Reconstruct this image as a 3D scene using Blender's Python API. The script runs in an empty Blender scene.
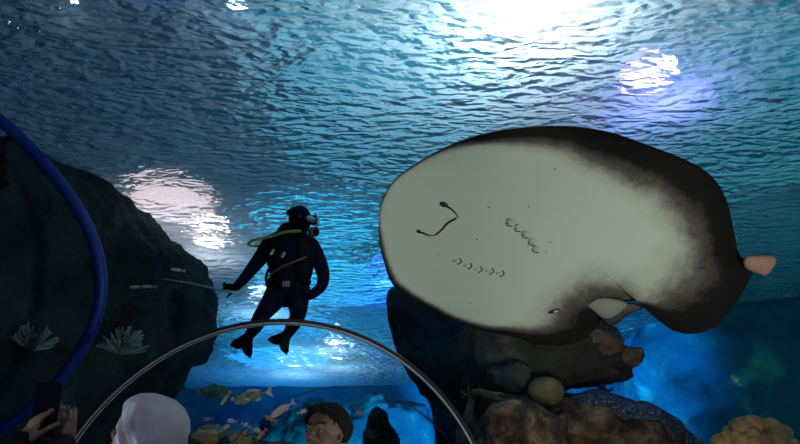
import bpy, math, random
import numpy as np
from mathutils import Vector, Matrix, noise, Euler

S = bpy.context.scene
COL = S.collection
random.seed(4)
# ------------------------------------------------------------------ camera
F = 622.0
PITCH = math.radians(24)
CAM = Vector((0, 0, 1.33))
cd = bpy.data.cameras.new('camera'); cam = bpy.data.objects.new('camera', cd); COL.objects.link(cam)
cd.sensor_width = 36; cd.lens = 36 * F / 800; cd.clip_start = 0.05; cd.clip_end = 200
cam.location = CAM; cam.rotation_euler = (math.pi / 2 + PITCH, 0, 0)
S.camera = cam
S.view_settings.view_transform = 'Standard'; S.view_settings.look = 'None'
S.view_settings.exposure = 0.0; S.view_settings.gamma = 1.0; S.view_settings.use_curve_mapping = False
S.cycles.use_denoising = True
S.cycles.sample_clamp_indirect = 4.0
S.cycles.max_bounces = 8; S.cycles.transparent_max_bounces = 12

FW = Vector((0, math.cos(PITCH), math.sin(PITCH))); UP = Vector((0, -math.sin(PITCH), math.cos(PITCH))); RT = Vector((1, 0, 0))
def P(px, py, d):
    """point of the place seen at photo pixel (px,py), d metres deep"""
    px, py, d = float(px), float(py), float(d)
    return CAM + d * (FW + RT * ((px - 400) / F) + UP * ((222 - py) / F))
WATER_Z = 4.6
def on_surface(px, py, z=WATER_Z):
    r = FW + RT * ((px - 400) / F) + UP * ((222 - py) / F)
    return CAM + r * ((z - CAM.z) / r.z)

# ------------------------------------------------------------------ world and lamps
w = bpy.data.worlds.new('world'); S.world = w; w.use_nodes = True
w.node_tree.nodes['Background'].inputs[0].default_value = (0.012, 0.05, 0.10, 1)
w.node_tree.nodes['Background'].inputs[1].default_value = 0.5

def lamp(name, kind, loc, target, power, color, size=0.5, spot=60, blend=0.6):
    l = bpy.data.lights.new(name, kind); l.energy = power; l.color = color
    if kind == 'AREA': l.shape = 'DISK'; l.size = size
    elif kind == 'SPOT': l.shadow_soft_size = size; l.spot_size = math.radians(spot); l.spot_blend = blend
    else: l.shadow_soft_size = size
    o = bpy.data.objects.new(name, l); COL.objects.link(o); o.location = loc
    o.rotation_euler = (Vector(target) - Vector(loc)).to_track_quat('-Z', 'Y').to_euler()
    return o
def over(name, px, py, h, power, color, size=0.4):
    q = on_surface(px, py); return lamp(name, 'AREA', Vector((q.x, q.y, WATER_Z + h)), Vector((q.x, q.y, 0)), power, color, size)
# lamps above the water; the broad coloured discs are added to tint it
over('hall_floodlight', 530, 18, 0.7, 55, (1, .97, .92), 0.35)
over('hall_floodlight', 530, 40, 2.4, 34, (.8, .88, 1), 1.5)
over('hall_spotlight', 672, 100, 0.4, 5, (.5, .38, 1), 0.16)
over('hall_spotlight', 650, 108, 0.5, 5, (.4, .25, 1), 0.4)
over('hall_spotlight', 332, 352, 0.7, 10, (.7, .92, 1), 0.12)
over('hall_spotlight', 68, 14, 0.2, .12, (.8, .95, 1), 0.04)
over('hall_spotlight', 235, 24, 0.3, .5, (.45, .7, 1), 0.08)
over('hall_spotlight', 168, 222, 0.5, 8, (1, .74, .72), 1.1)
over('hall_spotlight', 208, 258, 0.6, 11, (1, .8, .78), 0.5)
over('hall_spotlight', 262, 315, 0.6, 10, (.7, .9, 1), 0.2)
over('hall_spotlight', 338, 368, 0.9, 18, (.6, .9, 1), 0.16)
over('hall_spotlight', 295, 375, 0.9, 18, (.6, .92, 1), 0.16)
over('hall_spotlight', 385, 300, 0.8, 12, (.03, .12, 1), 0.4)
over('hall_spotlight', 385, 235, 3.4, 42, (.03, .48, .7), 3.8)  # broad unseen discs from here on, added to colour the surface
over('hall_spotlight', 320, 330, 2.6, 90, (.03, .5, .9), 3.0)
over('hall_spotlight', 280, 378, 2.0, 110, (.02, .42, 1), 3.0)  # added to turn the far surface blue toward the back wall
over('hall_spotlight', 330, 120, 3.0, 13, (.2, .6, .7), 2.6)
over('hall_spotlight', 810, 225, 3.3, 34, (.02, .6, .7), 4.5)
over('hall_spotlight', 780, 20, 3.0, 12, (.3, .4, 1), 2.5)
over('hall_spotlight', 40, 60, 3.0, 5, (.08, .18, 1), 2.5)
# added underwater fill lamps, unseen, brightening ray, walls, rocks, corals and fish
lamp('underwater_floodlight', 'SPOT', (2.6, 1.2, 0.5), P(560, 235, 3.2), 250, (.9, 1, .84), 0.25, 75)
lamp('underwater_floodlight', 'SPOT', (-3.2, 1.4, 0.6), P(460, 205, 3.2), 110, (.75, .92, 1), 0.25, 60)
lamp('underwater_floodlight', 'AREA', (2.5, 12.5, .8), (3.2, 18, 3.4), 800, (.02, .42, 1), 1.0)
lamp('underwater_floodlight', 'AREA', (-1.5, 14, 0.4), (-2.5, 20, 3), 130, (.05, .9, 1), 1.0)
lamp('underwater_floodlight', 'SPOT', (1.4, 2.6, 0.6), P(560, 400, 6), 130, (1, .8, .58), 0.2, 60)
lamp('underwater_floodlight', 'SPOT', (5.0, 3.0, 0.4), P(740, 320, 9), 420, (.2, .9, .8), 0.2, 70)
lamp('underwater_floodlight', 'SPOT', (-4.0, 9.0, 1.4), P(220, 436, 11.6), 60, (1, .95, .8), 0.1, 50)
lamp('underwater_floodlight', 'SPOT', (2.6, 9.5, .5), P(620, 345, 13), 1300, (.0, .35, 1), 0.1, 45)
lamp('underwater_floodlight', 'SPOT', (3.6, 2.6, .9), P(755, 440, 5.2), 32, (1, .9, .7), 0.1, 40)
lamp('underwater_floodlight', 'SPOT', (-3.2, 6.0, .8), P(245, 405, 9.2), 70, (.95, 1, 1), 0.1, 38)
# added dim spot inside the tunnel, unseen, to brighten the visitors
lamp('tunnel_downlight', 'SPOT', (-0.9, 0.4, 2.3), (-1.0, 3.2, 1.5), 12, (.9, .85, 1), 0.08, 80)

# ------------------------------------------------------------------ materials
def newmat(name):
    m = bpy.data.materials.new(name); m.use_nodes = True
    nt = m.node_tree; nt.nodes.clear()
    out = nt.nodes.new('ShaderNodeOutputMaterial')
    return m, nt, out
def N(nt, t, **kw):
    n = nt.nodes.new(t)
    for k, v in kw.items():
        if k in n.inputs: n.inputs[k].default_value = v
        else: setattr(n, k, v)
    return n
def noise_tex(nt, scale, detail=4, rough=0.55, dist=0.0, vec=None):
    n = N(nt, 'ShaderNodeTexNoise', Scale=scale, Detail=detail, Roughness=rough, Distortion=dist)
    if vec: nt.links.new(vec, n.inputs['Vector'])
    return n
def ramp(nt, fac, stops):
    r = nt.nodes.new('ShaderNodeValToRGB'); e = r.color_ramp.elements
    while len(e) < len(stops): e.new(0.5)
    for i, (p, c) in enumerate(stops): e[i].position = p; e[i].color = (*c, 1)
    nt.links.new(fac, r.inputs[0]); return r
def mat_mottled(name, stops, scale=6, rough=0.8, bump=0.3, bscale=25, spec=0.3, coord='Object', dist=0.3):
    m, nt, out = newmat(name)
    b = N(nt, 'ShaderNodeBsdfPrincipled', Roughness=rough); b.inputs['Specular IOR Level'].default_value = spec
    tc = nt.nodes.new('ShaderNodeTexCoord')
    n = noise_tex(nt, scale, 6, 0.6, dist, tc.outputs[coord]); r = ramp(nt, n.outputs[0], stops)
    nt.links.new(r.outputs[0], b.inputs['Base Color'])
    if bump:
        n2 = noise_tex(nt, bscale, 5, 0.6, 0, tc.outputs[coord])
        bp = N(nt, 'ShaderNodeBump', Strength=bump, Distance=0.05); nt.links.new(n2.outputs[0], bp.inputs['Height'])
        nt.links.new(bp.outputs[0], b.inputs['Normal'])
    nt.links.new(b.outputs[0], out.inputs[0]); return m
def plain(name, c, rough=0.5, spec=0.4, metal=0.0, var=0.12, scale=30):
    a = tuple(x * (1 - var) for x in c); d = tuple(min(1, x * (1 + var)) for x in c)
    m = mat_mottled(name, [(0.3, a), (0.7, d)], scale, rough, 0.05, 60, spec)
    m.node_tree.nodes['Principled BSDF'].inputs['Metallic'].default_value = metal
    return m

M = {}
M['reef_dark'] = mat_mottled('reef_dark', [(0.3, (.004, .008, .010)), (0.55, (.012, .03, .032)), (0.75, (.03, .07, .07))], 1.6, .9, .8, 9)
M['rock_brown'] = mat_mottled('rock_brown', [(0.36, (.010, .009, .008)), (0.48, (.06, .04, .028)), (0.56, (.12, .10, .06)), (0.68, (.30, .22, .16))], 4.0, .85, .9, 14)
M['rock_slab'] = mat_mottled('rock_slab', [(0.35, (.012, .016, .018)), (0.6, (.035, .04, .04)), (0.8, (.12, .10, .08))], 2.2, .85, .9, 11)
M['rock_blue'] = mat_mottled('rock_blue', [(0.3, (.004, .008, .014)), (0.7, (.012, .03, .06))], 1.8, .85, .6, 10)  # blue tint carries the bluish reflections lying in front of the pillar
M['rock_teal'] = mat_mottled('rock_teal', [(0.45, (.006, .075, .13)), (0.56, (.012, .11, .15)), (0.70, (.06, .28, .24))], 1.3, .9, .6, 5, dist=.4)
M['boulder'] = mat_mottled('boulder', [(0.3, (.07, .07, .03)), (0.7, (.17, .16, .08))], 9, .8, .5, 40)
M['coral_tan'] = mat_mottled('coral_tan', [(0.3, (.18, .12, .05)), (0.7, (.50, .34, .15))], 7, .8, .6, 60)
M['coral_pale'] = mat_mottled('coral_pale', [(0.3, (.10, .18, .18)), (0.7, (.30, .42, .42))], 7, .8, .6, 60)
M['coral_rust'] = mat_mottled('coral_rust', [(0.3, (.06, .04, .03)), (0.7, (.20, .16, .12))], 12, .8, .9, 60)
M['coral_blue'] = mat_mottled('coral_blue', [(0.45, (.01, .03, .08)), (0.6, (.06, .12, .2)), (0.72, (.4, .5, .6))], 45, .8, .6, 60)
M['wetsuit'] = plain('wetsuit', (.003, .005, .018), .8, .1)
M['gear_black'] = plain('gear_black', (.003, .003, .005), .7, .12)
M['strap_red'] = plain('strap_red', (.16, .09, .13), .5)
M['hose_yellow'] = plain('hose_yellow', (.35, .42, .08), .4)
M['steel'] = plain('steel', (.45, .48, .5), .3, .5, .8)
M['mask_glass'] = plain('mask_glass', (.25, .4, .5), .08, .8)
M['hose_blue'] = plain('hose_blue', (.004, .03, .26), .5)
M['skin'] = plain('skin', (.17, .09, .066), .55, .3)
M['skin_dark'] = plain('skin_dark', (.30, .18, .13), .55, .3)
M['lip'] = plain('lip', (.30, .12, .10), .5)
M['eye_white'] = plain('eye_white', (.18, .17, .16), .5)
M['iris'] = plain('iris', (.012, .008, .006), .4)
M['hair'] = mat_mottled('hair', [(0.3, (.002, .002, .002)), (0.7, (.005, .004, .004))], 40, .7, .4, 90)
M['hijab'] = mat_mottled('hijab', [(0.3, (.66, .63, .72)), (0.7, (.76, .73, .82))], 25, .85, .15, 220)
M['cloth_black'] = plain('cloth_black', (.008, .008, .012), .85, .2)
M['cloth_navy'] = plain('cloth_navy', (.012, .02, .06), .85, .2)
M['phone'] = plain('phone', (.006, .006, .008), .25)
M['screen'] = plain('screen', (.004, .005, .008), .08, .6)
M['seam_metal'] = plain('seam_metal', (.42, .44, .50), .4, .5, .2)
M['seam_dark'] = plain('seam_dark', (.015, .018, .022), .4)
M['floor'] = mat_mottled('floor', [(0.3, (.02, .02, .025)), (0.7, (.035, .035, .04))], 8, .7, .1, 60)
M['sand'] = mat_mottled('sand', [(0.3, (.15, .14, .11)), (0.7, (.22, .2, .16))], 3, .9, .4, 40)
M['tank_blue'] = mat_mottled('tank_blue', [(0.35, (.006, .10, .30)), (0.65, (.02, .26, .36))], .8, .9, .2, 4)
M['hall'] = mat_mottled('hall', [(0.3, (.01, .015, .03)), (0.7, (.02, .03, .05))], .6, .9, 0)
M['ray_mark'] = plain('ray_mark', (.006, .005, .006), .6)
M['ray_cream'] = plain('ray_cream', (.42, .44, .36), .6)
M['ray_back'] = mat_mottled('ray_back', [(0.4, (.012, .010, .010)), (0.6, (.03, .026, .025))], 30, .7, .1, 60)
M['ray_fin'] = plain('ray_fin', (.15, .15, .115), .6)
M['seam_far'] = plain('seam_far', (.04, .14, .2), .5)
M['tail_pink'] = plain('tail_pink', (.26, .13, .10), .6)
M['fish_silver'] = plain('fish_silver', (.5, .5, .48), .3, .6)
M['fish_pink'] = plain('fish_pink', (.75, .5, .46), .4, .5)
M['fish_green'] = mat_mottled('fish_green', [(0.4, (.03, .12, .10)), (0.6, (.10, .26, .16))], 18, .5, .1, 60)
M['fish_olive'] = mat_mottled('fish_olive', [(0.4, (.08, .12, .09)), (0.6, (.25, .28, .2))], 18, .5, .1, 60)
M['fish_orange'] = plain('fish_orange', (.55, .22, .14), .4, .5)
M['fish_yellow'] = plain('fish_yellow', (.55, .5, .2), .4, .5)

def water_material():
    m, nt, out = newmat('water_surface')
    tc = nt.nodes.new('ShaderNodeTexCoord'); v = tc.outputs['Object']
    def mapped(rot, sc):
        mp = N(nt, 'ShaderNodeMapping'); mp.inputs['Rotation'].default_value = (0, 0, rot); mp.inputs['Scale'].default_value = sc
        nt.links.new(v, mp.inputs[0]); return mp.outputs[0]
    n1 = noise_tex(nt, 3.7, 1.5, .5, .5, mapped(.35, (1, 2.6, 1))); n2 = noise_tex(nt, 8.0, 1.0, .5, .3, mapped(-.5, (1, 1.9, 1))); n3 = noise_tex(nt, 24, 1, .5, .2, mapped(.9, (1, 1.6, 1)))
    ad = N(nt, 'ShaderNodeMath', operation='MULTIPLY_ADD'); nt.links.new(n2.outputs[0], ad.inputs[0]); ad.inputs[1].default_value = .38
    nt.links.new(n1.outputs[0], ad.inputs[2])
    ad2 = N(nt, 'ShaderNodeMath', operation='MULTIPLY_ADD'); nt.links.new(n3.outputs[0], ad2.inputs[0]); ad2.inputs[1].default_value = .07
    nt.links.new(ad.outputs[0], ad2.inputs[2])
    bp = N(nt, 'ShaderNodeBump', Strength=1.0, Distance=.42); nt.links.new(ad2.outputs[0], bp.inputs['Height'])
    tr = N(nt, 'ShaderNodeBsdfTranslucent', Color=(.45, .62, .72, 1)); nt.links.new(bp.outputs[0], tr.inputs['Normal'])
    rf = N(nt, 'ShaderNodeBsdfRefraction', Color=(.9, .96, 1, 1), Roughness=.05, IOR=.86); nt.links.new(bp.outputs[0], rf.inputs['Normal'])
    gl = N(nt, 'ShaderNodeBsdfGlossy', Color=(.75, .9, 1, 1), Roughness=.12); nt.links.new(bp.outputs[0], gl.inputs['Normal'])
    m1 = N(nt, 'ShaderNodeMixShader'); m1.inputs[0].default_value = .45
    nt.links.new(rf.outputs[0], m1.inputs[1]); nt.links.new(gl.outputs[0], m1.inputs[2])
    m2 = N(nt, 'ShaderNodeMixShader'); m2.inputs[0].default_value = .5
    nt.links.new(m1.outputs[0], m2.inputs[1]); nt.links.new(tr.outputs[0], m2.inputs[2])
    nt.links.new(m2.outputs[0], out.inputs[0]); return m
M['water'] = water_material()
def acrylic_material():
    m, nt, out = newmat('clear_acrylic')
    t = N(nt, 'ShaderNodeBsdfTransparent', Color=(.97, .985, 1, 1)); g = N(nt, 'ShaderNodeBsdfGlossy', Roughness=.03)
    mx = N(nt, 'ShaderNodeMixShader'); mx.inputs[0].default_value = .015
    nt.links.new(t.outputs[0], mx.inputs[1]); nt.links.new(g.outputs[0], mx.inputs[2]); nt.links.new(mx.outputs[0], out.inputs[0]); return m
M['acrylic'] = acrylic_material()
def belly_material():
    m, nt, out = newmat('ray_belly')
    b = N(nt, 'ShaderNodeBsdfPrincipled', Roughness=.7); b.inputs['Specular IOR Level'].default_value = .06
    tc = nt.nodes.new('ShaderNodeTexCoord'); at = N(nt, 'ShaderNodeAttribute', attribute_name='margin')
    n = noise_tex(nt, 9, 5, .7, .2, tc.outputs['Object']); nf = noise_tex(nt, 120, 2, .6, 0, tc.outputs['Object'])
    a = N(nt, 'ShaderNodeMath', operation='MULTIPLY_ADD'); nt.links.new(n.outputs[0], a.inputs[0]); a.inputs[1].default_value = .35; nt.links.new(at.outputs['Fac'], a.inputs[2])
    a2 = N(nt, 'ShaderNodeMath', operation='MULTIPLY_ADD'); nt.links.new(nf.outputs[0], a2.inputs[0]); a2.inputs[1].default_value = .12; nt.links.new(a.outputs[0], a2.inputs[2])
    r = ramp(nt, a2.outputs[0], [(0.26, (.46, .48, .42)), (0.46, (.38, .38, .33)), (0.68, (.10, .08, .072)), (0.9, (.009, .008, .008))])
    nt.links.new(r.outputs[0], b.inputs['Base Color'])
    bp = N(nt, 'ShaderNodeBump', Strength=.08, Distance=.03); nt.links.new(n.outputs[0], bp.inputs['Height']); nt.links.new(bp.outputs[0], b.inputs['Normal'])
    nt.links.new(b.outputs[0], out.inputs[0]); return m
M['belly'] = belly_material()

# ------------------------------------------------------------------ helpers
def tag(o, label=None, cat=None, group=None, kind=None):
    if label: o['label'] = label
    if cat: o['category'] = cat
    if group: o['group'] = group
    if kind: o['kind'] = kind
    return o
def link(name, me, mat, parent=None):
    o = bpy.data.objects.new(name, me); COL.objects.link(o)
    for mm in (mat if isinstance(mat, (list, tuple)) else [mat]): me.materials.append(M[mm])
    if parent:
        o.parent = parent
        o.matrix_parent_inverse = Matrix.Translation(parent.location).inverted() if parent.type == 'EMPTY' and parent.rotation_euler == Euler((0, 0, 0)) else parent.matrix_basis.inverted()
    return o
def empty(name, loc, label, cat, group=None):
    o = bpy.data.objects.new(name, None); COL.objects.link(o); o.location = loc; o.empty_display_size = .1
    return tag(o, label, cat, group)
class MB:
    def __init__(s): s.v = []; s.f = []
    def add(s, v, f):
        k = len(s.v); s.v += [tuple(p) for p in v]; s.f += [tuple(i + k for i in q) for q in f]; return s
    def ell(s, c, r, rot=None, nu=20, nv=12):
        c = Vector(c); R = rot.to_matrix() if isinstance(rot, Euler) else (rot or Matrix.Identity(3))
        v = [c + R @ Vector((0, 0, r[2]))]
        for j in range(1, nv):
            t = math.pi * j / nv
            for i in range(nu):
                p = 2 * math.pi * i / nu
                v.append(c + R @ Vector((r[0] * math.sin(t) * math.cos(p), r[1] * math.sin(t) * math.sin(p), r[2] * math.cos(t))))
        v.append(c + R @ Vector((0, 0, -r[2]))); L = len(v) - 1; f = []
        for i in range(nu):
            i2 = (i + 1) % nu; f.append((0, 1 + i, 1 + i2)); b = 1 + (nv - 2) * nu; f.append((L, b + i2, b + i))
            for j in range(nv - 2):
                a = 1 + j * nu; f.append((a + i, a + nu + i, a + nu + i2, a + i2))
        return s.add(v, f)
    def tube(s, pts, rad, n=12, flat=1.0, caps=True, closed=False):
        """swept tube with rounded ends, rad number or list"""
        pts = [Vector(p) for p in pts]; K = len(pts)
        rad = [rad] * K if isinstance(rad, (int, float)) else list(rad)
        if caps and not closed:
            d0 = (pts[0] - pts[1]).normalized(); d1 = (pts[-1] - pts[-2]).normalized()
            for a, q in ((.6, .8), (.92, .4)):
                pts.insert(0, pts[0]); rad.insert(0, rad[0]); pts.append(pts[-1]); rad.append(rad[-1])
            r0, r1 = rad[0], rad[-1]; b0, b1 = pts[2], pts[-3]
            pts[0] = b0 + d0 * r0 * .92; rad[0] = r0 * .39; pts[1] = b0 + d0 * r0 * .6; rad[1] = r0 * .8
            pts[-1] = b1 + d1 * r1 * .92; rad[-1] = r1 * .39; pts[-2] = b1 + d1 * r1 * .6; rad[-2] = r1 * .8
            K = len(pts)
        v = []; up = None
        for i in range(K):
            a = pts[i - 1] if (i > 0 or closed) else pts[0]; b = pts[(i + 1) % K] if (i < K - 1 or closed) else pts[-1]
            t = (b - a).normalized()
            if up is None: up = t.orthogonal().normalized()
            up = (up - t * up.dot(t)).normalized(); sd = t.cross(up)
            for j in range(n):
                q = 2 * math.pi * j / n; v.append(pts[i] + (up * math.cos(q) + sd * math.sin(q) * flat) * rad[i])
        f = []
        for i in range(K if closed else K - 1):
            for j in range(n):
                i2 = (i + 1) % K; f.append((i * n + j, i * n + (j + 1) % n, i2 * n + (j + 1) % n, i2 * n + j))
        if not closed: f.append(tuple(range(n))[::-1]); f.append(tuple((K - 1) * n + j for j in range(n)))
        return s.add(v, f)
    def box(s, c, h, rot=None, bev=0):
        c = Vector(c); R = rot.to_matrix() if isinstance(rot, Euler) else (rot or Matrix.Identity(3))
        v = [c + R @ Vector((x * h[0], y * h[1], z * h[2])) for x in (-1, 1) for y in (-1, 1) for z in (-1, 1)]
        return s.add(v, [(0, 1, 3, 2), (4, 6, 7, 5), (0, 4, 5, 1), (2, 3, 7, 6), (0, 2, 6, 4), (1, 5, 7, 3)])
    def build(s, name, mat, parent=None, smooth=True, remesh=0, sm=0, bevel=0, xf=None):
        me = bpy.data.meshes.new(name)
        v = [xf @ Vector(p) for p in s.v] if xf else s.v
        me.from_pydata(v, [], s.f); me.validate(); me.update()
        o = link(name, me, mat, parent)
        if remesh:
            r = o.modifiers.new('remesh', 'REMESH'); r.mode = 'VOXEL'; r.voxel_size = remesh; r.use_smooth_shade = True
            if sm: q = o.modifiers.new('smooth', 'SMOOTH'); q.iterations = sm; q.factor = .6
            bpy.context.view_layer.update()
            dg = bpy.context.evaluated_depsgraph_get(); nm = bpy.data.meshes.new_from_object(o.evaluated_get(dg))
            o.modifiers.clear(); o.data = nm; nm.name = name
        if bevel: b = o.modifiers.new('bevel', 'BEVEL'); b.width = bevel; b.segments = 3
        if smooth: o.data.shade_smooth()
        return o
def smoothpath(pts, k=6, closed=False):
    pts = [Vector(p) for p in pts]; n = len(pts); out = []
    for i in range(n if closed else n - 1):
        g = lambda j: pts[j % n] if closed else pts[max(0, min(n - 1, j))]
        a, b, c, d = g(i - 1), g(i), g(i + 1), g(i + 2)
        for q in range(k):
            t = q / k; out.append(.5 * ((2 * b) + (c - a) * t + (2 * a - 5 * b + 4 * c - d) * t * t + (3 * b - a - 3 * c + d) * t ** 3))
    if not closed: out.append(pts[-1])
    return out
def fbm(p, sc, oct=5, seed=0):
    q = Vector(p) * sc + Vector((seed * 7.3, seed * 3.1, seed * 5.7)); s = 0; a = 1
    for _ in range(oct): s += a * noise.noise(q); q = q * 2.03; a *= .5
    return s
def rock(name, outline, depth0, thick, mat, amp=.12, sc=1.5, rings=22, k=10, seed=1, parent=None, ridg=.5, flat=.6):
    """closed rock: an outline given in photo pixels at one distance, bulging front and back, displaced by noise"""
    o2 = smoothpath([Vector((x, y, 0)) for x, y in outline], k, True); n = len(o2)
    c = sum((Vector(p) for p in o2), Vector()) / n
    v = []; f = []
    dep = depth0 if callable(depth0) else (lambda px: depth0)
    C0 = P(c.x, c.y, dep(c.x))
    def pt(px, py, dd):
        p = P(px, py, dep(px)); return p + (p - CAM).normalized() * dd
    for side in (-1, 1):
        base = len(v); v.append(pt(c.x, c.y, side * thick))
        for r in range(1, rings + 1):
            a = r / rings * math.pi / 2
            if side == 1 and r == rings: break
            rr = math.sin(a) ** flat if flat != 1 else math.sin(a)
            for p in o2: v.append(pt(c.x + (p.x - c.x) * rr, c.y + (p.y - c.y) * rr, side * thick * math.cos(a)))
        if side == -1: fbase = base + 1; fr = rings
        def ix(r, i):
            if side == 1 and r == rings: return fbase + (rings - 1) * n + i % n
            return base + 1 + (r - 1) * n + i % n
        for i in range(n):
            q = (base, ix(1, i), ix(1, i + 1)); f.append(q if side == -1 else q[::-1])
            for r in range(1, rings):
                q = (ix(r, i), ix(r + 1, i), ix(r + 1, i + 1), ix(r, i + 1)); f.append(q if side == -1 else q[::-1])
    w_ = []
    for p in v:
        d = (p - C0).normalized(); h = fbm(p, sc, 5, seed); h2 = 1 - abs(fbm(p, sc * 1.7, 3, seed + 3)) * 2
        w_.append(p + d * amp * (h + ridg * (h2 - .5)))
    me = bpy.data.meshes.new(name); me.from_pydata(w_, [], f); me.update(); me.shade_smooth()
    return link(name, me, mat, parent)

# ------------------------------------------------------------------ the setting
def grid(name, fn, nu, nv, mat, kind='structure', smooth=True):
    v = [fn(i / nu, j / nv) for j in range(nv + 1) for i in range(nu + 1)]
    f = [(j * (nu + 1) + i, j * (nu + 1) + i + 1, (j + 1) * (nu + 1) + i + 1, (j + 1) * (nu + 1) + i) for j in range(nv) for i in range(nu)]
    me = bpy.data.meshes.new(name); me.from_pydata(v, [], f); me.update()
    if smooth: me.shade_smooth()
    o = link(name, me, mat)
    if kind: o['kind'] = kind
    return o
def wave_fn(u, v):
    x = -13 + 26 * u; y = -3 + 25 * v
    h = .05 * noise.noise(Vector((x * .9, y * 1.4, 0))) + .022 * noise.noise(Vector((x * 2.6 + y, y * 3.9, 5)))
    return (x, y, WATER_Z + h)
ws = grid('water_surface', wave_fn, 260, 250, 'water')
grid('tank_floor', lambda u, v: (-13 + 26 * u, -3 + 25 * v, -.12 + .05 * fbm((u * 20, v * 20, 0), .3)), 40, 40, 'sand')
grid('ceiling', lambda u, v: (-13 + 26 * u, -3 + 25 * v, 8.5), 2, 2, 'hall')
def wallstrip(name, pts, mat, z1=5.2, amp=.25, sc=.5, kind='structure'):
    pts = [Vector((x, y, 0)) for x, y in pts]; L = len(pts) - 1
    def fn(u, v):
        t = u * L; i = min(L - 1, int(t)); p = pts[i].lerp(pts[i + 1], t - i); p.z = -.2 + v * (z1 + .2)
        q = fbm(p, sc, 5); return (p.x + amp * q, p.y + amp * fbm(p, sc, 5, 4), p.z)
    return grid(name, fn, 120, 50, mat, kind)
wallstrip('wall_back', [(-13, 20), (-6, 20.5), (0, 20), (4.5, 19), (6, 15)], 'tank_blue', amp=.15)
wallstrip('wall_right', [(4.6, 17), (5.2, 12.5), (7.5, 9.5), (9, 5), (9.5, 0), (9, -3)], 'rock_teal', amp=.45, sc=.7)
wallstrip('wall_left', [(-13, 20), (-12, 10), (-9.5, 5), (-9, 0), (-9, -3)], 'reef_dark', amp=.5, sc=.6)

# the tunnel: vault along an axis that drifts slightly to the right
TR = 1.5; TZ = 1.0
def axis(y): return -.84 + .07 * (y - 4.4)
def vault(y, a, r=TR):
    return Vector((axis(y) - r * math.cos(a), y, TZ + r * math.sin(a)))
def tunnel_fn(u, v):
    y = -2.5 + 9.8 * v
    if u < .12: return (axis(y) - TR, y, TZ * u / .12)
    if u > .88: return (axis(y) + TR, y, TZ * (1 - u) / .12)
    return vault(y, math.pi * (u - .12) / .76)
tun = grid('window_1', tunnel_fn, 60, 14, 'acrylic')
grid('floor', lambda u, v: (axis(-2.5 + 9.8 * v) + (u * 2 - 1) * 1.5, -2.5 + 9.8 * v, 0), 4, 10, 'floor')
def seam(name, y, w1=.03, parts=True, mt='seam_dark'):
    def arc(r, yy): return [Vector((axis(yy) - r, yy, z)) for z in (0, .5)] + [vault(yy, math.pi * i / 64, r) for i in range(65)] + [Vector((axis(yy) + r, yy, z)) for z in (.5, 0)]
    o = MB().tube(arc(TR - .012, y), w1, 8, .5, False).build(name, mt); o['kind'] = 'structure'
    if parts:
        for s in (-1, 1): MB().tube(arc(TR - .026, y + s * w1 * .8), w1 * .27, 8, 1, False).build('seam_edge', 'seam_metal', o)
    return o
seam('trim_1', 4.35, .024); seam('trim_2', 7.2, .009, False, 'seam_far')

# ------------------------------------------------------------------ reefs
def T(o, label, cat, group=None): return tag(o, label, cat, group)
REEF = T(rock('reef_wall', [(-60, 130), (0, 132), (55, 160), (105, 180), (150, 212), (186, 246), (212, 283), (214, 325), (200, 362), (172, 398), (150, 430), (130, 500), (-60, 500)], (lambda px: 6.0 + max(0, px) * .0115), .75, 'reef_dark', .22, .9, 40, 14, 2),  # top of the dark mass is a reflection, built here as rock
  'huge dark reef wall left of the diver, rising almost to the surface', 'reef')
SLAB = T(rock('rock_slab', [(468, 318), (520, 312), (575, 322), (612, 332), (625, 345), (643, 350), (642, 362), (632, 368), (634, 379), (600, 387), (560, 392), (520, 397), (470, 400)], 6.6, .7, 'rock_slab', .10, 1.6, 30, 12, 5),
  'dark overhanging rock slab directly under the stingray, pointing right', 'rock')
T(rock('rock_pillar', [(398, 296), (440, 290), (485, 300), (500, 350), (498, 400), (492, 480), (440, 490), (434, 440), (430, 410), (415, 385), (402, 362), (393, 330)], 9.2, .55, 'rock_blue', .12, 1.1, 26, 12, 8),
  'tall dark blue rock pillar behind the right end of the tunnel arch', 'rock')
MOUND = T(rock('rock_mound', [(466, 400), (500, 392), (548, 398), (600, 402), (650, 412), (685, 430), (705, 460), (700, 520), (470, 520)], 6.1, .6, 'rock_brown', .12, 2.0, 34, 14, 11),
  'broad brown rock mound at the bottom beneath the overhanging slab', 'rock')
T(rock('rock', [(486, 412), (505, 402), (530, 405), (550, 414), (565, 430), (572, 455), (560, 490), (490, 490), (482, 440)], 5.2, .3, 'rock_brown', .06, 3.5, 26, 10, 15),
  'rounded brown rock in front of the mound, beside the tunnel arch foot', 'rock')
b = MB().ell(P(546, 391, 5.75), (.17, .15, .13)).build('boulder', 'boulder'); T(b, 'smooth round olive boulder sitting on the brown rock mound', 'boulder')
def coral(name, label, c, R, n, r, mat, cat='coral', seed=1, flat=.7, group=None, lump=0):
    """lumpy coral head: lobes spread over a dome, one continuous colony"""
    rnd = random.Random(seed); m = MB(); m.ell(c, (R * .85, R * .8, R * flat * .8))
    for i in range(n):
        a = rnd.uniform(0, 2 * math.pi); t = math.acos(rnd.uniform(0, 1)); q = rnd.uniform(.7, 1.25) * r
        p = Vector(c) + Vector((R * .9 * math.sin(t) * math.cos(a), R * .9 * math.sin(t) * math.sin(a), R * flat * math.cos(t)))
        m.ell(p, (q, q * .95, q * .85), None, 12, 8)
    o = m.build(name, mat); return T(o, label, cat, group)
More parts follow.
